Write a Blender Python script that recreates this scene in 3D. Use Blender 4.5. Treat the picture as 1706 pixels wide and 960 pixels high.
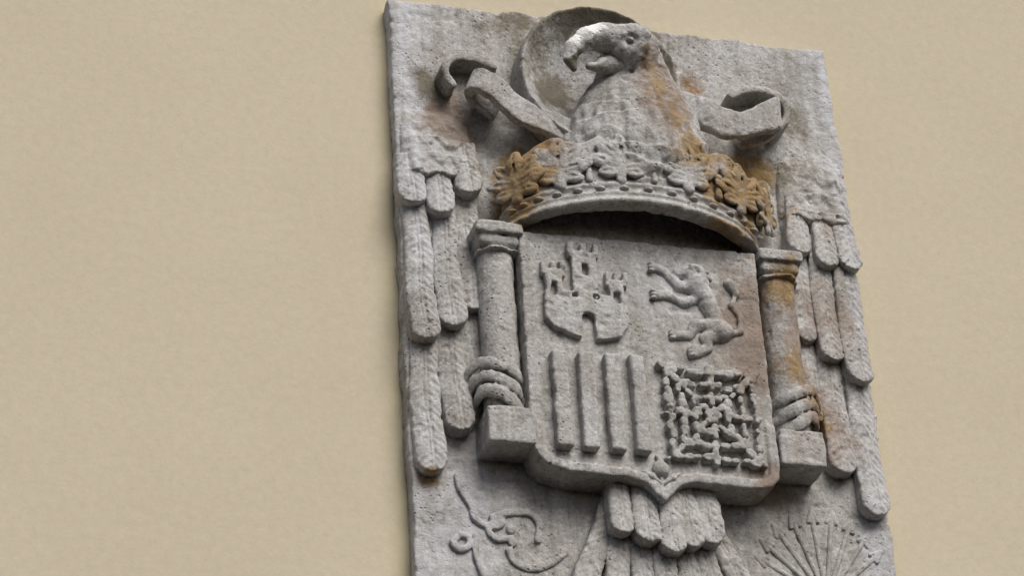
import bpy, math
import numpy as np

for o in list(bpy.data.objects):
    bpy.data.objects.remove(o, do_unlink=True)
scene = bpy.context.scene
COL = scene.collection

# ------------------------------------------------------------------ camera
ZT = 5.2                     # height of the plaque's top edge above the street
YAW, PITCH, ROLL = 0.30786, 0.52362, -0.06222
cam_data = bpy.data.cameras.new("camera")
cam = bpy.data.objects.new("camera", cam_data)
COL.objects.link(cam)
scene.camera = cam
from mathutils import Matrix, Vector
fw = Vector((math.sin(YAW) * math.cos(PITCH), math.cos(YAW) * math.cos(PITCH), math.sin(PITCH)))
r0 = Vector((math.cos(YAW), -math.sin(YAW), 0))
u0 = r0.cross(fw)
rt = math.cos(ROLL) * r0 + math.sin(ROLL) * u0
up = -math.sin(ROLL) * r0 + math.cos(ROLL) * u0
mw = Matrix((rt, up, -fw)).transposed().to_4x4()
mw.translation = Vector((-1.28309, -4.80204, 1.62158))
cam.matrix_world = mw
cam_data.sensor_width = 36
cam_data.lens = 4717.29 / 1706 * 36
cam_data.clip_end = 200

# ------------------------------------------------------------------ light
SUN_ELEV, SUN_AZ = 45, 17          # degrees; azimuth from the wall's normal towards the right
world = bpy.data.worlds.new("World")
scene.world = world
world.use_nodes = True
wn = world.node_tree
sky = wn.nodes.new("ShaderNodeTexSky")
sky.sky_type = 'NISHITA'
sky.sun_disc = False
sky.sun_elevation = math.radians(SUN_ELEV)
sky.sun_rotation = math.radians(180 - SUN_AZ)
sky.air_density = 0.8
sky.dust_density = 3.0
sky.ozone_density = 0.6
bg = wn.nodes["Background"]
bg.inputs["Strength"].default_value = 0.062
wn.links.new(sky.outputs[0], bg.inputs["Color"])
sun_data = bpy.data.lights.new("sun", 'SUN')
sun_data.energy = 2.6
sun_data.angle = math.radians(42)
sun_data.color = (1.0, 0.965, 0.915)
sun = bpy.data.objects.new("sun", sun_data)
COL.objects.link(sun)
e, a = math.radians(SUN_ELEV), math.radians(SUN_AZ)
to_sun = Vector((math.sin(a) * math.cos(e), -math.cos(a) * math.cos(e), math.sin(e)))
sun.rotation_euler = to_sun.to_track_quat('Z', 'Y').to_euler()
sun.location = (3, -4, 9)
scene.view_settings.view_transform = 'Standard'
scene.view_settings.look = 'None'
scene.view_settings.gamma = 1
scene.view_settings.exposure = 0.29
scene.view_settings.use_curve_mapping = False

# ------------------------------------------------------------------ materials
def node(nt, kind, **kw):
    n = nt.nodes.new(kind)
    for k, v in kw.items():
        if k in n.inputs.keys():
            n.inputs[k].default_value = v
        else:
            setattr(n, k, v)
    return n

def new_mat(name, rough):
    m = bpy.data.materials.new(name)
    m.use_nodes = True
    b = m.node_tree.nodes["Principled BSDF"]
    b.inputs["Roughness"].default_value = rough
    b.inputs["Specular IOR Level"].default_value = 0.2
    return m, m.node_tree, b

def ramp(nt, fac, stops):
    r = nt.nodes.new("ShaderNodeValToRGB")
    el = r.color_ramp.elements
    while len(el) < len(stops):
        el.new(0.5)
    for i, (p, c) in enumerate(stops):
        el[i].position = p
        el[i].color = (*c, 1) if len(c) == 3 else c
    nt.links.new(fac, r.inputs[0])
    return r.outputs[0]

def mix(nt, fac, c1, c2, blend='MIX'):
    m = nt.nodes.new("ShaderNodeMix")
    m.data_type = 'RGBA'
    m.blend_type = blend
    for s, v in ((0, fac), (6, c1), (7, c2)):
        if hasattr(v, "is_linked"):
            nt.links.new(v, m.inputs[s])
        elif s == 0:
            m.inputs[0].default_value = v
        else:
            m.inputs[s].default_value = (*v, 1)
    return m.outputs[2]

def g(v):
    return (v, v, v)

def stone_material():
    m, nt, b = new_mat("weathered_limestone", 0.93)
    L = nt.links.new
    pos = node(nt, "ShaderNodeNewGeometry").outputs["Position"]
    def noise(scale, detail=4, rough=0.6):
        n = node(nt, "ShaderNodeTexNoise", Scale=scale, Detail=detail, Roughness=rough)
        L(pos, n.inputs["Vector"])
        return n.outputs["Fac"]
    base = ramp(nt, noise(7, 5), [(0.28, (0.365, 0.347, 0.326)), (0.48, (0.468, 0.454, 0.436)), (0.72, (0.575, 0.570, 0.570))])
    fine = ramp(nt, noise(115, 5, 0.78), [(0.30, g(0.34)), (0.42, g(0.84)), (0.56, g(1.0)), (0.69, g(1.5))])
    col = mix(nt, 1.0, base, fine, 'MULTIPLY')
    # pits: small dark pores, denser in some places
    vor = node(nt, "ShaderNodeTexVoronoi", Scale=80.0, Randomness=1.0)
    L(pos, vor.inputs["Vector"])
    pit = ramp(nt, vor.outputs["Distance"], [(0.06, g(1)), (0.27, g(0))])
    dens = ramp(nt, noise(9, 3), [(0.46, g(0)), (0.66, g(1))])
    keep = node(nt, "ShaderNodeMath", operation='MULTIPLY')
    L(pit, keep.inputs[0]); L(dens, keep.inputs[1])
    col = mix(nt, keep.outputs[0], col, (0.19, 0.182, 0.17))
    wash = node(nt, "ShaderNodeAttribute", attribute_name="wash")
    wf = node(nt, "ShaderNodeMath", operation='MULTIPLY', use_clamp=True)
    L(wash.outputs["Fac"], wf.inputs[0]); L(ramp(nt, noise(42, 5, 0.7), [(0.36, g(0.15)), (0.56, g(1))]), wf.inputs[1])
    col = mix(nt, wf.outputs[0], col, (0.60, 0.615, 0.65))
    mp = node(nt, "ShaderNodeMapping")
    mp.inputs["Scale"].default_value = (38, 38, 3.2)
    L(pos, mp.inputs["Vector"])
    sn = node(nt, "ShaderNodeTexNoise", Scale=1.0, Detail=4, Roughness=0.6)
    L(mp.outputs[0], sn.inputs["Vector"])
    col = mix(nt, 0.55, col, ramp(nt, sn.outputs["Fac"], [(0.36, (0.66, 0.63, 0.58)), (0.54, g(1.0))]), 'MULTIPLY')
    # growth: lichen maps held on the mesh, broken up by fine noise
    at = node(nt, "ShaderNodeAttribute", attribute_name="growth")
    sep = node(nt, "ShaderNodeSeparateColor")
    L(at.outputs["Color"], sep.inputs[0])
    brk = noise(80, 6, 0.75)
    def growth(ch, col, colour, gain=1.0):
        s = node(nt, "ShaderNodeMath", operation='MULTIPLY_ADD')
        L(brk, s.inputs[0]); s.inputs[1].default_value = 3.4
        s.inputs[2].default_value = -2.2
        ad = node(nt, "ShaderNodeMath", operation='MULTIPLY_ADD', use_clamp=True)
        L(ch, ad.inputs[0]); ad.inputs[1].default_value = 1.75
        L(s.outputs[0], ad.inputs[2])
        k = node(nt, "ShaderNodeMath", operation='MULTIPLY', use_clamp=True)
        L(ad.outputs[0], k.inputs[0]); k.inputs[1].default_value = gain
        return mix(nt, k.outputs[0], col, colour)
    och = ramp(nt, noise(38, 4), [(0.3, (0.18, 0.12, 0.055)), (0.55, (0.33, 0.21, 0.08)), (0.75, (0.40, 0.31, 0.17))])
    bro = ramp(nt, noise(30, 4), [(0.3, (0.20, 0.15, 0.115)), (0.7, (0.34, 0.255, 0.20))])
    col = growth(sep.outputs[1], col, bro, 0.8)
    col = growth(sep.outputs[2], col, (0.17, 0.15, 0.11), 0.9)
    col = growth(sep.outputs[0], col, och, 0.85)
    col = growth(at.outputs["Alpha"], col, (0.88, 0.86, 0.85), 1.0)
    L(col, b.inputs["Base Color"])
    # relief of the grain
    bmp = node(nt, "ShaderNodeBump", Strength=0.8, Distance=0.005)
    hsum = node(nt, "ShaderNodeMath", operation='MULTIPLY_ADD')
    L(keep.outputs[0], hsum.inputs[0]); hsum.inputs[1].default_value = -0.8
    L(noise(150, 6, 0.7), hsum.inputs[2])
    L(hsum.outputs[0], bmp.inputs["Height"])
    L(bmp.outputs[0], b.inputs["Normal"])
    return m

def plaster_material():
    m, nt, b = new_mat("cream_plaster", 0.95)
    L = nt.links.new
    pos = node(nt, "ShaderNodeNewGeometry").outputs["Position"]
    def noise(scale, detail=4, rough=0.6):
        n = node(nt, "ShaderNodeTexNoise", Scale=scale, Detail=detail, Roughness=rough)
        L(pos, n.inputs["Vector"])
        return n.outputs["Fac"]
    col = ramp(nt, noise(2.2, 4), [(0.3, (0.526, 0.463, 0.346)), (0.5, (0.540, 0.477, 0.360)), (0.72, (0.556, 0.492, 0.376))])
    f = ramp(nt, noise(55, 7, 0.75), [(0.3, g(0.92)), (0.7, g(1.06))])
    col = mix(nt, 1.0, col, f, 'MULTIPLY')
    # older, yellower limewash left in a strip round the panel
    sx = node(nt, "ShaderNodeSeparateXYZ"); L(pos, sx.inputs[0])
    def fm(op, a, b_=0.0, c=0.0):
        n = node(nt, "ShaderNodeMath", operation=op)
        for i, v in enumerate((a, b_, c)):
            if hasattr(v, "is_linked"): L(v, n.inputs[i])
            else: n.inputs[i].default_value = v
        return n.outputs[0]
    ex = fm('SUBTRACT', fm('ABSOLUTE', fm('SUBTRACT', sx.outputs[0], 0.5)), 0.5)
    ez = fm('SUBTRACT', fm('ABSOLUTE', fm('SUBTRACT', sx.outputs[2], ZT - 0.8)), 0.8)
    dist = fm('MULTIPLY_ADD', noise(18, 3), 0.03, fm('MAXIMUM', ex, ez))
    strip = ramp(nt, dist, [(0.012, g(0.55)), (0.055, g(0))])
    col = mix(nt, strip, col, (0.50, 0.45, 0.27))
    L(col, b.inputs["Base Color"])
    add = node(nt, "ShaderNodeMath", operation='MULTIPLY_ADD')
    L(noise(14, 5), add.inputs[0]); add.inputs[1].default_value = 1.4
    L(noise(120, 5, 0.7), add.inputs[2])
    bmp = node(nt, "ShaderNodeBump", Strength=0.13, Distance=0.006)
    L(add.outputs[0], bmp.inputs["Height"])
    L(bmp.outputs[0], b.inputs["Normal"])
    return m

STONE = stone_material()
PLASTER = plaster_material()

# ------------------------------------------------------------------ carving tools
# Everything is carved as a solid: x runs right from the slab's left edge, t runs
# down from its top edge, d is the distance out of the wall (all in metres).
rng = np.random.default_rng(11)
LAT = rng.random((32, 32, 32)).astype(np.float32) * 2 - 1

def vnoise(x, t, d, s, off=0.0):
    p = [np.asarray(v, np.float32) / s + 100 + off for v in (x, t, d)]
    i = [np.floor(v).astype(np.int32) for v in p]
    f = [v - k for v, k in zip(p, i)]
    f = [v * v * (3 - 2 * v) for v in f]
    out = 0
    for a in (0, 1):
        for b in (0, 1):
            for c in (0, 1):
                w = (f[0] if a else 1 - f[0]) * (f[1] if b else 1 - f[1]) * (f[2] if c else 1 - f[2])
                out = out + w * LAT[(i[0] + a) & 31, (i[1] + b) & 31, (i[2] + c) & 31]
    return out

def smin(a, b, k):
    h = np.clip(0.5 + 0.5 * (b - a) / k, 0, 1)
    return b + (a - b) * h - k * h * (1 - h)

def smax(a, b, k):
    return -smin(-a, -b, k)

def ell(G, c, r):
    X, T, D = G
    q = np.sqrt(((X - c[0]) / r[0]) ** 2 + ((T - c[1]) / r[1]) ** 2 + ((D - c[2]) / r[2]) ** 2)
    return (q - 1) * min(r)

def cap(G, a, b, ra, rb, ds=1.0):
    X, T, D = G
    ab = [b[i] - a[i] for i in range(3)]
    ab[2] /= ds
    dd = (D - a[2]) / ds
    h = ((X - a[0]) * ab[0] + (T - a[1]) * ab[1] + dd * ab[2]) / max(sum(v * v for v in ab), 1e-12)
    h = np.clip(h, 0, 1)
    return np.sqrt((X - a[0] - h * ab[0]) ** 2 + (T - a[1] - h * ab[1]) ** 2 + (dd - h * ab[2]) ** 2) - (ra + (rb - ra) * h)

def chain(G, pts, k=0.01, ds=1.0):
    out = None
    for (a, b) in zip(pts[:-1], pts[1:]):
        f = cap(G, a[:3], b[:3], a[3], b[3], ds)
        out = f if out is None else smin(out, f, k)
    return out

def box(G, c, h, r):
    X, T, D = G
    q = [np.abs(v - c[i]) - (h[i] - r) for i, v in enumerate((X, T, D))]
    o = np.sqrt(np.maximum(q[0], 0) ** 2 + np.maximum(q[1], 0) ** 2 + np.maximum(q[2], 0) ** 2)
    return o + np.minimum(np.maximum(np.maximum(q[0], q[1]), q[2]), 0) - r

def rect2(X, T, x0, x1, t0, t1, r=0.003):
    qx = np.abs(X - (x0 + x1) / 2) - ((x1 - x0) / 2 - r)
    qt = np.abs(T - (t0 + t1) / 2) - ((t1 - t0) / 2 - r)
    return np.sqrt(np.maximum(qx, 0) ** 2 + np.maximum(qt, 0) ** 2) + np.minimum(np.maximum(qx, qt), 0) - r

def poly2(X, T, pts):
    P = np.array(pts, np.float32)
    d = None
    s = None
    n = len(P)
    for i in range(n):
        a, b = P[i - 1], P[i]
        ex, et = b - a
        wx, wt = X - a[0], T - a[1]
        h = np.clip((wx * ex + wt * et) / (ex * ex + et * et), 0, 1)
        q = (wx - ex * h) ** 2 + (wt - et * h) ** 2
        d = q if d is None else np.minimum(d, q)
        c = ((a[1] > T) != (b[1] > T)) & (X < ex * (T - a[1]) / (et if abs(et) > 1e-9 else 1e-9) + a[0])
        s = c if s is None else s ^ c
    d = np.sqrt(d)
    return np.where(s, -d, d)

def line2(X, T, pts):
    d = None
    for a, b in zip(pts[:-1], pts[1:]):
        ex, et = b[0] - a[0], b[1] - a[1]
        wx, wt = X - a[0], T - a[1]
        h = np.clip((wx * ex + wt * et) / (ex * ex + et * et), 0, 1)
        q = np.sqrt((wx - ex * h) ** 2 + (wt - et * h) ** 2)
        d = q if d is None else np.minimum(d, q)
    return d

def curve(pts, n=5):
    """Catmull-Rom through the points."""
    p = [np.array(v, float) for v in pts]
    p = [2 * p[0] - p[1]] + p + [2 * p[-1] - p[-2]]
    out = []
    for i in range(1, len(p) - 2):
        for k in range(n):
            u = k / n
            out.append(0.5 * (2 * p[i] + (p[i + 1] - p[i - 1]) * u + (2 * p[i - 1] - 5 * p[i] + 4 * p[i + 1] - p[i + 2]) * u * u
                              + (3 * p[i] - p[i - 1] - 3 * p[i + 1] + p[i + 2]) * u ** 3))
    out.append(p[-2])
    return [tuple(v) for v in out]

def extrude(G, d2, d0, d1, r=0.004):
    w = np.abs(G[2] - (d0 + d1) / 2) - (d1 - d0) / 2 + r
    q = d2 + r
    return np.sqrt(np.maximum(q, 0) ** 2 + np.maximum(w, 0) ** 2) + np.minimum(np.maximum(q, w), 0) - r

# growth spots on the stone: (x, t, radius x, radius t, strength)
OCHRE = [(.86, .96, .03, .06, .8), (.66, .58, .06, .02, .8), (.56, .33, .03, .06, .7), (.24, .50, .05, .08, 1.2), (.73, .47, .10, .09, 1.1), (.80, .66, .045, .05, .9), (.262, .40, .05, .06, 1.1), (.775, .35, .07, .045, 1.0), (.60, .41, .06, .06, 1.0), (.66, .50, .08, .05, .9), (.52, .20, .03, .06, .55), (.235, .475, .05, .09, 1.15), (.72, .43, .085, .075, 1.15), (.585, .42, .06, .05, .75), (.725, .53, .06, .06, .8),
         (.79, .685, .04, .05, .95), (.80, .86, .05, .05, .75), (.85, .93, .035, .06, .6), (.036, 1.15, .03, .018, 1.0),
         (.64, .46, .07, .05, .7), (.53, .25, .03, .10, .62), (.665, .15, .035, .035, .6), (.21, .54, .03, .05, .6), (.77, .48, .05, .06, .6)]
BROWN = [(.90, .72, .07, .12, .75), (.88, 1.0, .06, .10, .7), (.93, .50, .05, .06, .5), (.70, .80, .06, .18, 1.0), (.81, .80, .05, .22, .8), (.84, .92, .06, .06, 1.0), (.10, .30, .09, .06, .9), (.56, .30, .06, .10, .9), (.13, .325, .055, .055, 1.05), (.65, .14, .06, .06, .8), (.71, .74, .04, .15, .9), (.655, .86, .05, .06, .6),
         (.84, .97, .05, .07, .85), (.735, 1.13, .07, .03, 1.1), (.53, .27, .06, .12, .8), (.80, .75, .04, .12, .55),
         (.30, .42, .05, .04, .7), (.66, .5, .08, .05, .6), (.09, .30, .05, .04, .5), (.80, .36, .05, .05, .5), (.80, 1.04, .05, .05, .5)]
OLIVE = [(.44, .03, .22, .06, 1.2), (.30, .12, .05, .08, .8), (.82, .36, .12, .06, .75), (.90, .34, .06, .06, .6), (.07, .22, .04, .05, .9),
         (.21, .2, .08, .06, .5), (.345, .215, .055, .06, 1.25), (.60, .12, .05, .09, .7), (.16, .42, .03, .06, .5), (.89, .21, .05, .07, .7)]  # algae spot in the halo dish also paints in the shade below the beak
PALE = [(.01, .12, .06, .5, 1.0), (.03, .45, .06, .25, .6), (.98, .12, .05, .16, 1.0), (.06, 1.25, .12, .16, .75), (.97, 1.25, .06, .2, .7), (.99, .5, .03, .4, .6), (.5, .72, .1, .12, .3)]

def growth_map(x, t, d, extra):
    def spots(lst, seed):
        v = np.zeros_like(x)
        wob = vnoise(x, t, d, .045, seed) * .35 + vnoise(x, t, d, .018, seed + 3) * .3
        for (cx, ct, rx, rt_, s) in lst:
            q = np.sqrt(((x - cx) / rx) ** 2 + ((t - ct) / rt_) ** 2)
            v = np.maximum(v, s * np.clip(1.35 - q + wob, 0, 1))
        return v
    w = np.zeros_like(x)
    for (cx, ct, cd, r, s) in extra:
        q = np.sqrt((x - cx) ** 2 + (t - ct) ** 2 + (d - cd) ** 2) / r
        w = np.maximum(w, s * np.clip(1.5 - q + vnoise(x, t, d, .01, 5) * .4, 0, 1))
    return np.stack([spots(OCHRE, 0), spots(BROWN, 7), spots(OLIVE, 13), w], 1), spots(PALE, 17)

ROOT = np.array([0.5, 0.0, ZT - 1.62])

def nets(v, o, h):
    """naive surface nets"""
    s = v < 0
    nx, ny, nz = v.shape
    sl = [slice(0, -1), slice(1, None)]
    C = [(a, b, c) for a in (0, 1) for b in (0, 1) for c in (0, 1)]
    cnt = sum(s[sl[a], sl[b], sl[c]].astype(np.int8) for a, b, c in C)
    mask = (cnt > 0) & (cnt < 8)
    I = np.argwhere(mask)
    idx = -np.ones(mask.shape, np.int32)
    idx[mask] = np.arange(len(I))
    acc = np.zeros((len(I), 3)); n = np.zeros(len(I))
    val = {c: v[I[:, 0] + c[0], I[:, 1] + c[1], I[:, 2] + c[2]] for c in C}
    for c in C:
        for ax in range(3):
            if c[ax] == 0:
                e_ = list(c); e_[ax] = 1
                v0, v1 = val[c], val[tuple(e_)]
                m = (v0 < 0) != (v1 < 0)
                tt = np.where(m, v0 / np.where(m, v0 - v1, 1), 0)
                p = np.tile(np.array(c, float), (len(I), 1))
                p[:, ax] += tt
                acc[m] += p[m]; n[m] += 1
    P = (I + acc / n[:, None]) * h + np.array(o)
    F = []
    for ax in range(3):
        b_, c_ = (ax + 1) % 3, (ax + 2) % 3
        lo = [slice(1, -1)] * 3; lo[ax] = slice(0, -1)
        hi = list(lo); hi[ax] = slice(1, None)
        s0, s1 = s[tuple(lo)], s[tuple(hi)]
        E = np.argwhere(s0 != s1)
        if not len(E):
            continue
        inside = s0[tuple(E.T)]
        E = E.copy(); E[:, b_] += 1; E[:, c_] += 1
        def cell(db, dc):
            k = E.copy(); k[:, b_] -= db; k[:, c_] -= dc
            return idx[k[:, 0], k[:, 1], k[:, 2]]
        q = np.stack([cell(1, 1), cell(0, 1), cell(0, 0), cell(1, 0)], 1)
        q[~inside] = q[~inside][:, ::-1]
        F.append(q)
    return P, np.concatenate(F)

def carve(name, parent, bounds, field, vox=0.003, wear=1.0, white=(), label=None):
    (x0, x1), (t0, t1), (d0, d1) = bounds
    ax = [np.arange(lo - 2 * vox, hi + 2.5 * vox, vox, dtype=np.float32) for lo, hi in bounds]
    G = (ax[0][:, None, None], ax[1][None, :, None], ax[2][None, None, :])
    v = np.asarray(field(G), np.float32)
    v = np.broadcast_to(v, tuple(len(k) for k in ax)).copy()
    if wear:
        near = np.abs(v) < 0.012
        i = np.argwhere(near)
        x, t, d = ax[0][i[:, 0]], ax[1][i[:, 1]], ax[2][i[:, 2]]
        nz = vnoise(x, t, d, .034) * .0017 + vnoise(x, t, d, .013, 9) * .0011 + vnoise(x, t, d, .006, 4) * .0006
        chip = np.maximum(vnoise(x, t, d, .02, 21) - .45, 0) * .006
        v[near] += (nz + chip) * wear
    for k in range(3):          # close the solid at its bounds
        sl = [slice(None)] * 3
        for end in (0, -1):
            sl[k] = end
            v[tuple(sl)] = np.maximum(v[tuple(sl)], vox * .5)
    P, F = nets(v, (ax[0][0], ax[1][0], ax[2][0]), vox)
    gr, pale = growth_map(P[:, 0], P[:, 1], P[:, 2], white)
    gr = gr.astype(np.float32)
    W = np.stack([P[:, 0], -P[:, 2], ZT - P[:, 1]], 1) - ROOT
    # (x, t, d) -> (x, -d, -t) keeps handedness: faces stay outward
    me = bpy.data.meshes.new(name)
    me.vertices.add(len(W)); me.vertices.foreach_set("co", W.astype(np.float32).ravel())
    me.loops.add(F.size); me.loops.foreach_set("vertex_index", F.astype(np.int32).ravel())
    me.polygons.add(len(F))
    me.polygons.foreach_set("loop_start", np.arange(0, F.size, 4, dtype=np.int32))
    me.polygons.foreach_set("loop_total", np.full(len(F), 4, np.int32))
    me.update(calc_edges=True)
    me.validate()
    me.polygons.foreach_set("use_smooth", np.ones(len(me.polygons), bool))
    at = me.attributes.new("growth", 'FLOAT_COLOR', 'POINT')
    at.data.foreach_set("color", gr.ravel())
    me.attributes.new("wash", 'FLOAT', 'POINT').data.foreach_set("value", pale.astype(np.float32))
    me.materials.append(STONE)
    o = bpy.data.objects.new(name, me)
    COL.objects.link(o)
    o.parent = parent
    if label:
        o["label"] = label
    return o

# ------------------------------------------------------------------ wall
def build_wall():
    x0, x1, z0, z1 = -3.5, 4.5, 0.0, 7.2
    v = [(x0, 0, z0), (x1, 0, z0), (x1, 0, z1), (x0, 0, z1), (x0, .3, z0), (x1, .3, z0), (x1, .3, z1), (x0, .3, z1)]
    f = [(0, 1, 2, 3), (5, 4, 7, 6), (4, 0, 3, 7), (1, 5, 6, 2), (3, 2, 6, 7), (4, 5, 1, 0)]
    me = bpy.data.meshes.new("plaster_wall")
    me.from_pydata(v, [], f)
    me.materials.append(PLASTER)
    o = bpy.data.objects.new("plaster_wall", me)
    COL.objects.link(o)
    o["label"] = "plain cream plastered wall behind the carved stone coat of arms"
    o["category"] = "wall"
build_wall()

# ------------------------------------------------------------------ plaque
plaque = bpy.data.objects.new("stone_coat_of_arms", None)
plaque.location = ROOT
plaque.empty_display_size = 0.1
COL.objects.link(plaque)
plaque["label"] = "weathered grey stone relief of a crowned shield with eagle, set on cream wall"
plaque["category"] = "coat of arms"

YOKE = [curve([(.166, 1.222), (.150, 1.246), (.166, 1.266), (.196, 1.262)]), curve([(.094, 1.135), (.100, 1.165), (.118, 1.196), (.126, 1.224), (.148, 1.238), (.172, 1.236), (.178, 1.222)]),
        curve([(.160, 1.219), (.197, 1.207), (.236, 1.206), (.254, 1.226), (.250, 1.262)]),
        curve([(.092, 1.261), (.109, 1.266), (.110, 1.284), (.092, 1.294), (.079, 1.280), (.092, 1.261)]),
        curve([(.125, 1.262), (.124, 1.300), (.135, 1.345)]),
        curve([(.190, 1.288), (.200, 1.312), (.230, 1.324), (.268, 1.312), (.30, 1.285)])]
ARROW_FOOT = (.842, 1.345)

def slab(G):
    X, T, D = G
    pts = [(-.006, .004), (.30, -.002), (.62, .004), (.992, .0), (1.004, .30), (.998, .7), (1.002, 1.1), (1.0, 1.6), (.0, 1.6), (.003, 1.2), (-.002, .8), (.002, .5), (-.004, .25)]
    X2 = X + vnoise(X, T, 0 * X, .05) * .003
    d2 = poly2(X2[:, :, 0:1] if X2.ndim == 3 else X2, T, pts)
    h = .0445 + vnoise(X, T, 0 * X + .1, .11) * .002
    return smax(d2, (D - h) * .9, .005)
carve("slab", plaque, [(-.01, 1.01), (-.008, 1.605), (-.006, .052)], slab, vox=.0035, wear=1.2)

# halo: a shallow dish with a raised rim behind the eagle's head
def halo(G):
    X, T, D = G
    r = np.sqrt((X - .432) ** 2 + (T - .196) ** 2)
    h = .040 + .086 * np.clip(r / .172, 0, 1) ** 2.4
    return smax(smax(r - .178, (D - h) * .8, .008), .03 - D, .002)
carve("halo", plaque, [(.24, .625), (.005, .39), (.03, .14)], halo)

# eagle: neck and head in one body, beak open to the left
def eagle(G):
    X, T, D = G
    n = chain(G, [(.500, .148, .125, .052), (.510, .200, .112, .072), (.510, .262, .095, .106), (.508, .34, .075, .148), (.50, .42, .068, .165), (.49, .48, .06, .155)], .03, .9)
    hd = ell(G, (.486, .155, .168), (.060, .054, .060))
    n = smin(n, hd, .03)
    brow = cap(G, (.448, .139, .205), (.498, .147, .215), .011, .013)
    n = smin(n, brow, .014)
    n = smin(smax(n, -ell(G, (.468, .165, .226), (.018, .013, .014)), .005), ell(G, (.469, .166, .219), (.009, .008, .008)), .002)
    # lapped neck feathers, worn almost flat
    wob = vnoise(X, T, D, .05) * .02
    u = (T + wob) / .042
    row = np.floor(u)
    ph = ((X + wob) / .05 + .5 * (row % 2)) % 1 - .5
    fr = (u - row) - (1 - 3.2 * ph * ph) * .6
    n = n + .0030 * np.clip(fr * 2.5, -1, 1) * np.clip((T - .24) / .1, 0, 1)
    n = n + .004 * vnoise(X / .6, T / 1.8, D, .03) + .003 * vnoise(X / .6, T / 2.0, D / .6, .018, 2) * np.clip((T - .22) / .12, 0, 1)
    return smax(smax(n, T - .52, .01), .04 - D, .002)
head = carve("eagle_head", plaque, [(.32, .68), (.06, .53), (.04, .26)], eagle, wear=1.8)

WH = [(.385, 0.134, .21, .024, 1.3), (.362, 0.148, .21, .026, 1.8), (.343, 0.171, .205, .024, 1.8), (.336, 0.196, .195, .016, 1.7), (.39, 0.202, .195, .018, 1.6), (.41, 0.196, .195, .014, 1.2)]
def beak(G):
    u_ = chain(G, [(.465, 0.146, .178, .040), (.420, 0.147, .190, .029), (.382, 0.158, .194, .022), (.352, 0.182, .190, .017), (.344, 0.210, .184, .011), (.353, 0.230, .180, .006)], .014)
    lo = chain(G, [(.465, 0.188, .160, .032), (.425, 0.202, .166, .018), (.390, 0.212, .172, .009)], .01)
    return np.minimum(u_, lo)
carve("beak", head, [(.31, .50), (.10, .26), (.12, .24)], beak, vox=.0025, wear=1.1, white=WH, label="open hooked beak streaked with white")

# ribbons behind the neck
def ribbon_left(G):
    X, T, D = G
    ax_, at_ = -.925, -.38                 # along the ribbon, outwards
    s = (X - .365) * ax_ + (T - .338) * at_
    w = (X - .365) * (-at_) + (T - .338) * ax_   # across (towards the lower side negative)
    path = curve([(-.03, .085), (.05, .112), (.12, .110), (.19, .128), (.222, .122), (.232, .10), (.215, .08), (.17, .072)])
    f = line2(s, D, path) - .011
    f = smax(f, np.abs(w + .002 + .012 * np.sin(s * 18)) - .029, .005)
    tail = line2(X, T, curve([(.205, .186), (.165, .172), (.125, .172), (.102, .188), (.096, .214), (.112, .242)])) - .0085
    tail = extrude(G, tail, .03, .098, .006)
    return np.minimum(f, tail)
carve("ribbon", plaque, [(.075, .43), (.155, .385), (.03, .148)], ribbon_left)

def ribbon_right(G):
    X, T, D = G
    mid = np.interp(np.clip(X, .58, .84), [.58, .64, .69, .74, .79, .84], [.195, .235, .280, .284, .264, .236]).astype(np.float32)
    path = curve([(.56, .085), (.63, .088), (.68, .116), (.74, .118), (.79, .128), (.822, .120), (.828, .10), (.805, .082), (.76, .074)])
    f = line2(X, D, path) - .011
    f = smax(f, np.abs(T - mid) * .92 - .034 - .004 * np.sin(X * 40), .008)
    arc = line2(X, T, curve([(.735, .190), (.76, .176), (.80, .166), (.84, .176), (.863, .205), (.858, .238), (.836, .262)])) - .009
    arc = extrude(G, arc, .03, .10, .006)
    return np.minimum(f, arc)
carve("ribbon", plaque, [(.56, .885), (.135, .345), (.03, .148)], ribbon_right)

# ------------------------------------------------------------------ crown
CX, CD = .478, .085
def crown_axes(t):
    k = np.clip((.60 - t) / .18, 0, 1.2)
    return .270 + .030 * k, .115 - .002 * k
def crown_cx(t):
    return CX + .030 * np.clip((.60 - t) / .18, 0, 1.2)          # it leans and flares to the right
def bow(x):
    return .037 * np.maximum(0, 1 - ((x - CX) / .275) ** 2)      # the rim is carved as a rising arch
def crown_pt(th, t, out=0.0):
    a_, b_ = crown_axes(t)
    nx_, nd_ = math.sin(th) / a_, math.cos(th) / b_
    l = math.hypot(nx_, nd_)
    return (float(crown_cx(t)) + a_ * math.sin(th) + out * nx_ / l, t, CD + b_ * math.cos(th) + out * nd_ / l), (nx_ / l, nd_ / l)

def crown(G):
    X, T, D = G
    T = T + bow(X)
    a_, b_ = crown_axes(T)
    gx, gd = (X - crown_cx(T)) / a_, (D - CD) / b_
    q = np.sqrt(gx ** 2 + gd ** 2) + 1e-6
    grad = np.sqrt((gx / a_) ** 2 + (gd / b_) ** 2) / q + 1e-6
    sd = (q - 1) / grad
    prof = .010 * np.exp(-((T - .593) / .008) ** 2) + .006 * np.exp(-((T - .553) / .006) ** 2) + .004 * np.exp(-((T - .573) / .004) ** 2)
    body = smax(sd - prof + vnoise(X, T, D, .03, 3) * .004 * (T < .54), np.maximum(.432 - T + .012 * np.cos((X - CX) * 50), T - .602), .006)
    hollow = np.maximum(sd + .026, .56 - T)
    back = box(G, (CX, .560, .06), (.255, .06, .040), .01)
    return smax(smin(smax(body, -hollow, .004), back, .006), .04 - D, .002)
crown_o = carve("crown", plaque, [(.14, .83), (.37, .625), (.04, .225)], crown)

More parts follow.
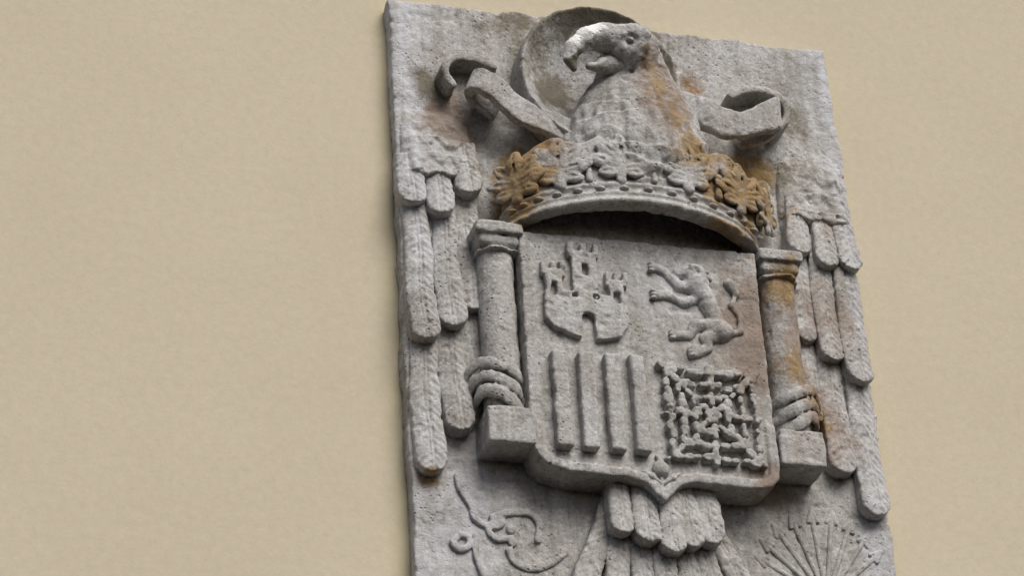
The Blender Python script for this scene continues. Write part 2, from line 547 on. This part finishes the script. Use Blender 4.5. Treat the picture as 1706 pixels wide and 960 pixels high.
def fleuron(th, s=1.0):
    def f(G):
        c, nrm = crown_pt(th, .50, .004)
        tb = float(bow(c[0]))
        tx, td = nrm[1], -nrm[0]
        X, T, D = G
        U = (X - c[0]) * tx + (D - c[2]) * td
        N = (X - c[0]) * nrm[0] + (D - c[2]) * nrm[1]
        L_ = (U, T - .508 + tb, N / .62)
        out = cap(L_, (0, .035, .002), (0, -.02, .004), .013, .011)
        lobes = [(0, -.015, 0, -.066, .021, .013, .003), (.006, -.018, .040, -.048, .016, .011, .004), (.006, .0, .056, -.012, .016, .010, .004), (.006, .018, .040, .020, .013, .008, .002)]
        for (u1, t1, u2, t2, ra, rb, nn) in lobes:
            for sg in ((1,) if u2 == 0 else (-1, 1)):
                lf = smin(cap(L_, (sg * u1 * s, t1, .004), (sg * u2 * s * .7, t1 + (t2 - t1) * .6, .005), ra * .8, ra, .8),
                          cap(L_, (sg * u2 * s * .7, t1 + (t2 - t1) * .6, .005), (sg * u2 * s, t2, nn), ra, rb, .8), .006)
                lf = smax(lf, -cap(L_, (sg * u1 * s, t1, .016), (sg * u2 * s, t2, .012 + nn * .5), .0045, .003), .004)
                out = smin(out, lf, .0035)
        return out
    c, _ = crown_pt(th, .48)
    tb = float(bow(c[0]))
    return carve("fleuron", crown_o, [(c[0] - .068, c[0] + .068), (.39 - tb, .565 - tb), (c[2] - .07, c[2] + .045)], f, vox=.0025, wear=1.6)
for th in (-68, -41, -13, 16, 45, 73):
    fleuron(math.radians(th), 1.05)

def pearl(th):
    c, _ = crown_pt(th, .497, .006)
    tb = float(bow(c[0])); c = (c[0], c[1] - tb, c[2])
    def f(G):
        return smin(ell(G, c, (.0105, .0105, .0105)), cap(G, (c[0], .51 - tb, c[2] - .004), (c[0], .54 - tb, c[2] - .002), .006, .008), .004)
    carve("pearl", crown_o, [(c[0] - .02, c[0] + .02), (.477 - tb, .56 - tb), (c[2] - .02, c[2] + .02)], f, vox=.0022, wear=.4)
for th in (-55, -27, 1, 31, 60):
    pearl(math.radians(th))
def bead(th):
    c, _ = crown_pt(th, .563, .001)
    tb = float(bow(c[0])); c = (c[0], c[1] - tb, c[2])
    carve("bead", crown_o, [(c[0] - .014, c[0] + .014), (.553 - tb, .573 - tb), (c[2] - .014, c[2] + .014)],
          lambda G: ell(G, c, (.0105, .0058, .0105)), vox=.0022, wear=.4)
for k in range(15):
    bead(math.radians(-74 + 10.6 * k))

# ------------------------------------------------------------------ shield
SH = [(.226, .606), (.736, .604)] + curve([(.737, 1.09), (.733, 1.128), (.710, 1.150), (.66, 1.156)], 4) + \
     curve([(.56, 1.152), (.525, 1.162), (.497, 1.190)], 4) + [(.487, 1.198)] + curve([(.478, 1.190), (.452, 1.163), (.415, 1.152)], 4) + \
     curve([(.30, 1.148), (.255, 1.136), (.230, 1.105), (.225, 1.06)], 4)
def shield(G):
    X, T, D = G
    d2 = poly2(X, T, SH)
    rim = np.clip((-d2 - .019) / .004, 0, 1)
    h = .1235 + .0085 * (1 - rim) * np.clip((T - .98) / .10, .2, 1)
    h = h + .004 * np.exp(-((T - .868) / .004) ** 2) * rim * 0
    body = smax(d2, (D - h) * .9, .005)
    return smax(body, .04 - D, .002)
shield_o = carve("shield", plaque, [(.215, .748), (.585, 1.205), (.04, .14)], shield)

def castle(G):
    X, T, D = G
    body = poly2(X, T, [(.270, .745), (.266, .812)] + curve([(.285, .832), (.33, .848), (.385, .852), (.425, .840)], 3) + [(.445, .808), (.442, .745)])
    d2 = body
    for (a_, b_, top) in ((.268, .312, .700), (.326, .388, .652), (.402, .444, .712)):
        d2 = np.minimum(d2, rect2(X, T, a_ + .004, b_ - .004, top, .80))
        d2 = np.minimum(d2, rect2(X, T, a_ - .003, b_ + .003, top - .004, top + .012))
        n = 3
        w = (b_ - a_ + .006) / (2 * n - 1)
        for k in range(n):
            x = a_ - .003 + 2 * k * w
            d2 = np.minimum(d2, rect2(X, T, x, x + w, top - .022, top, .002))
        cx = (a_ + b_) / 2
        d2 = np.maximum(d2, -rect2(X, T, cx - .006, cx + .006, top + .026, top + .052, .003))
    for k in range(4):
        x = .281 + k * .045
        d2 = np.maximum(d2, -rect2(X, T, x, x + .012, .748, .758, .002))
    d2 = np.maximum(d2, -np.minimum(rect2(X, T, .343, .371, .805, .86, .002), np.sqrt((X - .357) ** 2 + (T - .805) ** 2) - .014))
    return extrude(G, d2, .110, .1385, .004)
carve("castle", shield_o, [(.255, .455), (.620, .86), (.11, .145)], castle, vox=.0022, wear=1.3)

def lion(G):
    parts = [[(.600, .700, .027), (.620, .742, .021), (.634, .774, .018), (.642, .800, .027)],      # trunk and haunch
             [(.600, .696, .024), (.586, .668, .021), (.560, .674, .011)],                            # neck, head, muzzle
             [(.590, .702, .014), (.560, .704, .011), (.532, .672, .009), (.514, .664, .011)],        # forelegs
             [(.602, .728, .013), (.566, .742, .010), (.534, .728, .009), (.512, .730, .011)],
             [(.634, .792, .019), (.590, .792, .013), (.572, .818, .009), (.546, .820, .011)],        # hind legs
             [(.644, .806, .020), (.608, .820, .014), (.612, .844, .009), (.584, .858, .011)],
             [(.658, .806, .008), (.684, .798, .007), (.690, .766, .007), (.672, .738, .007), (.684, .708, .009), (.672, .686, .013)]]
    out = None
    for p in parts:
        f = chain(G, [(x, t, .124, r) for x, t, r in p], .004, .9)
        out = f if out is None else smin(out, f, .004)
    for k in range(7):                                  # locks of the mane
        an = -2.0 + .5 * k
        out = smin(out, cap(G, (.592 + .014 * math.cos(an), .676 + .014 * math.sin(an), .140), (.596 + .034 * math.cos(an), .680 + .034 * math.sin(an), .126), .008, .0035), .002)
    for (px_, pt_) in ((.514, .664), (.512, .730), (.546, .820), (.584, .858)):      # toes
        for e_ in (-1, 0, 1):
            out = smin(out, ell(G, (px_ - .010, pt_ + e_ * .008, .124), (.007, .0045, .010)), .002)
    out = smax(out, -ell(G, (.562, .684, .140), (.014, .004, .012)), .002)
    out = smax(out, -ell(G, (.578, .662, .146), (.0045, .004, .008)), .002)
    return smax(out, .115 - G[2], .002)
carve("lion", shield_o, [(.49, .705), (.635, .875), (.115, .155)], lion, vox=.0022, wear=1.2)

for cx in (.2885, .343, .3985, .450):
    w = .0165 if cx < .44 else .015
    top = .888 - (cx - .288) * .03
    carve("bar", shield_o, [(cx - .025, cx + .025), (.875, 1.115), (.11, .152)],
          lambda G: extrude(G, rect2(G[0], G[1], cx - w, cx + w, top, 1.101, .004), .110, .1470, .006), vox=.0026)

def chains(G):
    X, T, D = G
    cx, ct, hx, ht = .602, 1.004, .106, .112
    out = None
    segs = []
    for sx, sy in ((1, 0), (-1, 0), (0, 1), (0, -1), (1, 1), (1, -1), (-1, 1), (-1, -1)):
        segs.append(((cx, ct), (cx + sx * hx, ct + sy * ht)))
    for m in (.86, .60, .34):
        q = [(cx - hx * m, ct - ht * m), (cx + hx * m, ct - ht * m), (cx + hx * m, ct + ht * m), (cx - hx * m, ct + ht * m)]
        segs += list(zip(q, q[1:] + q[:1]))
    r_ = np.random.default_rng(4)
    d2 = None
    for a_, b_ in segs:
        L_ = math.hypot(b_[0] - a_[0], b_[1] - a_[1])
        n = max(2, round(L_ / .0195))
        ux, ut = (b_[0] - a_[0]) / L_, (b_[1] - a_[1]) / L_
        for k in range(n):
            m = (k + .5) / n
            x, t = a_[0] + (b_[0] - a_[0]) * m + r_.normal() * .0022, a_[1] + (b_[1] - a_[1]) * m + r_.normal() * .0022
            u_ = (X - x) * ux + (T - t) * ut
            w_ = -(X - x) * ut + (T - t) * ux
            f = np.sqrt(np.maximum(np.abs(u_) - .0034, 0) ** 2 + w_ ** 2) - (.0068 + r_.normal() * .0010)
            d2 = f if d2 is None else np.minimum(d2, f)
    d2 = np.minimum(d2, np.maximum(np.sqrt((X - cx) ** 2 + (T - ct) ** 2) - .015, -(np.sqrt((X - cx) ** 2 + (T - ct) ** 2) - .005)))
    return extrude(G, d2, .108, .1425, .004)
carve("chains", shield_o, [(.488, .716), (.885, 1.128), (.108, .149)], chains, vox=.002, wear=1.3)

def pomegranate(G):
    f = ell(G, (.486, 1.128, .124), (.018, .019, .017))
    for sg in (-1, 0, 1):
        f = smin(f, cap(G, (.486, 1.112, .126), (.486 + sg * .008, 1.100, .128), .004, .003), .003)
    for sg in (-1, 1):
        f = np.minimum(f, chain(G, [(.486, 1.160, .126, .003), (.486 + sg * .022, 1.146, .128, .008), (.486 + sg * .038, 1.134, .126, .003)], .003))
    f = np.minimum(f, cap(G, (.486, 1.14, .126), (.486, 1.17, .126), .004, .004))
    return smax(f, .112 - G[2], .002)
carve("pomegranate", shield_o, [(.44, .532), (1.092, 1.18), (.112, .146)], pomegranate, vox=.002, wear=.5)

# ------------------------------------------------------------------ pillars
def pillar(cx, sg):
    def shaft(G):
        X, T, D = G
        r = np.sqrt((X - cx) ** 2 + (D - .082) ** 2)
        return smax(smax(r - (.0375 + .002 * np.clip((T - .65) / .3, 0, 1)), np.maximum(.63 - T, T - 1.03), .004), .04 - D, .002)
    p = carve("pillar", plaque, [(cx - .045, cx + .045), (.63, 1.03), (.04, .125)], shaft)
    def capital(G):
        f = box(G, (cx, .607, .085), (.050, .013, .050), .005)
        f = smin(f, box(G, (cx, .630, .082), (.043, .014, .043), .010), .006)
        f = smin(f, ell(G, (cx, .652, .082), (.047, .009, .047)) * 1.0, .004)
        return smax(f, .04 - G[2], .002)
    carve("capital", p, [(cx - .055, cx + .055), (.59, .67), (.04, .14)], capital, vox=.0026)
    def block(G):
        f = box(G, (cx - sg * .002, 1.064, .072), (.049, .033, .063), .005)
        f = smin(f, box(G, (cx, 1.026, .075), (.046, .008, .058), .004), .003)
        return smax(f, .04 - G[2], .002)
    carve("base_block", p, [(cx - .058, cx + .058), (1.015, 1.102), (.04, .145)], block, vox=.003)
    def wrap(G):
        X, T, D = G
        out = None
        for k, t in enumerate((.922, .952, .984)):
            pts = curve([(cx - sg * .040, t + .020 + .012 * k, .088), (cx - sg * .018, t + .016 + .006 * k, .124), (cx + sg * .018, t + .002, .128), (cx + sg * .048, t - .010, .104),
                         (cx + sg * (.070 - .008 * k), t + .006, .070), (cx + sg * .055, t + .03, .05)], 4)
            f = None
            for a_, b_ in zip(pts[:-1], pts[1:]):
                L_ = (X, T, D)
                c_ = cap((X, T * .45, D), (a_[0], a_[1] * .45, a_[2]), (b_[0], b_[1] * .45, b_[2]), .0062, .0062)
                f = c_ if f is None else np.minimum(f, c_)
            out = f if out is None else np.minimum(out, f)
        return smax(out, .036 - D, .002)
    carve("ribbon_wrap", p, [(cx - .09, cx + .09), (.90, 1.045), (.036, .142)], wrap, vox=.0026)
    return p
pillar(.184, -1)
pillar(.792, 1)["label"] = "round stone pillar stained with orange lichen"

# ------------------------------------------------------------------ feathers
def feather(parent, a_, b_, w, d_root, d_tip, base=.035, seed=0.0, vox=.003, point=0.0, lap=0.0):
    ln = math.hypot(b_[0] - a_[0], b_[1] - a_[1])
    ux, ut = (b_[0] - a_[0]) / ln, (b_[1] - a_[1]) / ln
    def f(G):
        X, T, D = G
        s = (X - a_[0]) * ux + (T - a_[1]) * ut
        v = -(X - a_[0]) * ut + (T - a_[1]) * ux
        v = v + .0025 * np.sin(s * 26 + seed)
        k = np.clip(s / ln, -.2, 1.1)
        ww = w * (.86 + .14 * np.clip(k * 1.5, 0, 1))
        d2 = np.sqrt(v ** 2 + np.maximum(s - (ln - w), 0) ** 2 * (1 - point)) - ww
        d2 = np.maximum(d2, -s - .01)
        q = np.clip(v / ww, -1, 1)
        h = d_root + (d_tip - d_root) * np.maximum(k, 0) ** 1.2 + .0065 * (1 - np.abs(q) ** 2.8) - .0065 + lap * q
        h = h - .0034 * np.exp(-((np.abs(v) - .0036) / .0020) ** 2)             # cut lines beside the quill
        barb = np.sin((s - np.abs(v) * 1.1) / .0030 + seed + vnoise(X, T, 0 * X, .03) * 2) * .0010 * np.clip(np.abs(v) / .008, 0, 1)
        f_ = smax(d2, (D - h - barb) * .85, .0032)
        return smax(f_, base - D, .002)
    xs = [a_[0], b_[0]]; ts = [a_[1], b_[1]]
    return carve("feather", parent, [(min(xs) - w - .006, max(xs) + w + .006), (min(ts) - .015, max(ts) + .012), (base, max(d_root, d_tip) + .01)], f, vox=vox, wear=1.15)

def wing(side):
    fx = (lambda x: x) if side < 0 else (lambda x: 1 - x)
    def body(G):
        X, T, D = G
        P = [(.004, .36), (.05, .335), (.11, .345), (.155, .385), (.17, .46), (.165, .8), (.13, .93), (.08, 1.0), (.02, 1.08), (.006, .9)]
        d2 = poly2(X, T, [(fx(x), t) for x, t in P])
        h = .050 + .006 * np.exp(-((T - .44) / .07) ** 2) + vnoise(X, T, 0 * X, .03) * .003
        return smax(smax(d2 + .003, (D - h) * .6, .012), .035 - D, .002)
    w_o = carve("wing", plaque, [((0., .18) if side < 0 else (.82, 1.0)), (.325, 1.09), (.035, .08)], body, wear=1.6)
    if side < 0:
        rows = [((.033, .80), (.037, 1.142), .029, .060, .080), ((.088, .78), (.096, 1.052), .028, .060, .090), ((.134, .74), (.140, .955), .021, .058, .080),
                ((.028, .51), (.033, .856), .0265, .062, .094), ((.087, .53), (.090, .822), .0255, .062, .096), ((.136, .49), (.138, .776), .0225, .06, .09),
                ((.022, .41), (.022, .538), .026, .066, .092), ((.076, .41), (.077, .560), .027, .068, .096), ((.133, .38), (.142, .505), .027, .070, .100)]
    else:
        rows = [((.962, .81), (.962, 1.165), .031, .060, .082), ((.905, .78), (.899, 1.078), .031, .060, .088), ((.862, .73), (.858, .96), .021, .058, .078),
                ((.966, .52), (.962, .864), .030, .062, .090), ((.911, .51), (.904, .818), .026, .062, .090), ((.866, .49), (.853, .776), .021, .06, .086),
                ((.975, .43), (.974, .592), .026, .066, .090), ((.923, .43), (.921, .592), .027, .068, .094), ((.868, .42), (.862, .568), .027, .070, .096)]
    for i, (a_, b_, w, d0, d1) in enumerate(rows):
        feather(w_o, a_, b_, max(w, .027) + .0022, d0, d1 - .004, seed=i * 1.7, lap=side * .005)
def coverts(side):
    fx = (lambda x: x) if side < 0 else (lambda x: 1 - x)
    dn = 0 if side < 0 else .018
    def f(G):
        X, T, D = G
        edge = .452 + dn + .012 * np.abs(np.cos((fx(X) - .05) * math.pi / .053)) - .30 * np.maximum(fx(X) - .11, 0)
        d2 = poly2(X, T, [(fx(x), t) for x, t in [(.0, .30), (.05, .262), (.11, .27), (.16, .31), (.172, .40), (.172, .50), (.0, .50)]])
        h = .040 + .040 * np.clip((T - .27) / (edge - .27), 0, 1) ** .8 * np.clip(-d2 / .028, 0, 1) ** .6
        wob = vnoise(X, T, 0 * X, .04, 2) * .008
        u = (T + wob) / .045
        row = np.floor(u)
        ph = ((fx(X) + wob * 1.5) / .042 + .5 * (row % 2)) % 1 - .5
        sc = (u - row) - .55 + 2.0 * ph * ph
        worn = np.clip(.55 + vnoise(X, T, 0 * X, .06, 8) * 1.1, .1, 1)
        h = h - .0065 * np.clip(sc * 5, -.5, .5) * worn * np.clip((T - .30) / .06, 0, 1) + vnoise(X, T, 0 * X, .02) * .003
        return smax(smax(smax(d2 + .006, T - edge, .003), (D - h) * .8, .006), .035 - D, .002)
    carve("covert_feathers", plaque, [((0., .178) if side < 0 else (.822, 1.0)), (.262, .49), (.035, .105)], f, vox=.0028, wear=1.3)
wing(-1)
wing(1)
coverts(-1)
coverts(1)

def tail_root(G):
    X, T, D = G
    d2 = poly2(X, T, [(.39, 1.08), (.59, 1.08), (.60, 1.20), (.62, 1.36), (.36, 1.36), (.385, 1.20)])
    return smax(smax(d2, (D - .052), .006), .035 - D, .002)
tail = carve("tail", plaque, [(.35, .63), (1.08, 1.365), (.035, .07)], tail_root)
for i, (a_, b_, w, d0, d1) in enumerate([
        ((.398, 1.18), (.318, 1.400), .026, .070, .090), ((.425, 1.19), (.378, 1.440), .026, .078, .096), ((.592, 1.18), (.672, 1.400), .026, .070, .090),
        ((.562, 1.19), (.612, 1.440), .026, .078, .096), ((.458, 1.20), (.438, 1.475), .026, .080, .102), ((.530, 1.20), (.552, 1.475), .026, .080, .102),
        ((.494, 1.20), (.495, 1.490), .026, .086, .108),
        ((.412, 1.11), (.402, 1.264), .0245, .098, .118), ((.576, 1.11), (.590, 1.275), .029, .098, .118),
        ((.458, 1.11), (.457, 1.282), .029, .102, .122), ((.538, 1.11), (.545, 1.285), .027, .102, .120), ((.505, 1.11), (.507, 1.302), .027, .106, .126)]):
    feather(tail, a_, b_, w, d0, d1, seed=i * 2.3)

# ------------------------------------------------------------------ yoke and bundle of arrows, barely proud of the slab
def yoke(G):
    X, T, D = G
    f = None
    for i, c in enumerate(YOKE):
        e2 = line2(X, T, c) - (.0078 if i in (1, 2, 5) else .0064)
        f = e2 if f is None else smin(f, e2, .002)
    for (cx, ct) in ((.195, 1.244), (.197, 1.272)):
        f = np.minimum(f, np.sqrt((X - cx) ** 2 + (T - ct) ** 2) - .009)
    return extrude(G, f, .036, .0525, .004)
carve("yoke", plaque, [(.06, .32), (1.12, 1.37), (.036, .060)], yoke, vox=.0025)
arrows = carve("arrow_bundle", plaque, [(.80, .885), (1.325, 1.365), (.038, .062)],
               lambda G: smax(box(G, (.842, 1.345, .046), (.036, .014, .010), .006), .038 - G[2], .002))
for k, (x, t) in enumerate([(.700, 1.262), (.715, 1.225), (.745, 1.190), (.785, 1.166), (.830, 1.152), (.875, 1.152), (.915, 1.168), (.948, 1.196), (.972, 1.232)]):
    def arrow(G, x=x, t=t):
        fx_, ft_ = ARROW_FOOT
        dx, dt = fx_ - x, ft_ - t
        l = math.hypot(dx, dt); dx /= l; dt /= l
        f = cap(G, (x, t, .0415), (fx_, ft_, .043), .0066, .0056)
        for sg in (-1, 1):
            f = np.minimum(f, cap(G, (x, t, .0422), (x + .024 * dx - sg * .010 * dt, t + .024 * dt + sg * .010 * dx, .0425), .0060, .0055))
        return smax(f, .038 - G[2], .001)
    carve("arrow", arrows, [(min(x, .842) - .022, max(x, .842) + .022), (t - .012, 1.36), (.038, .054)], arrow, vox=.0024, wear=.6)
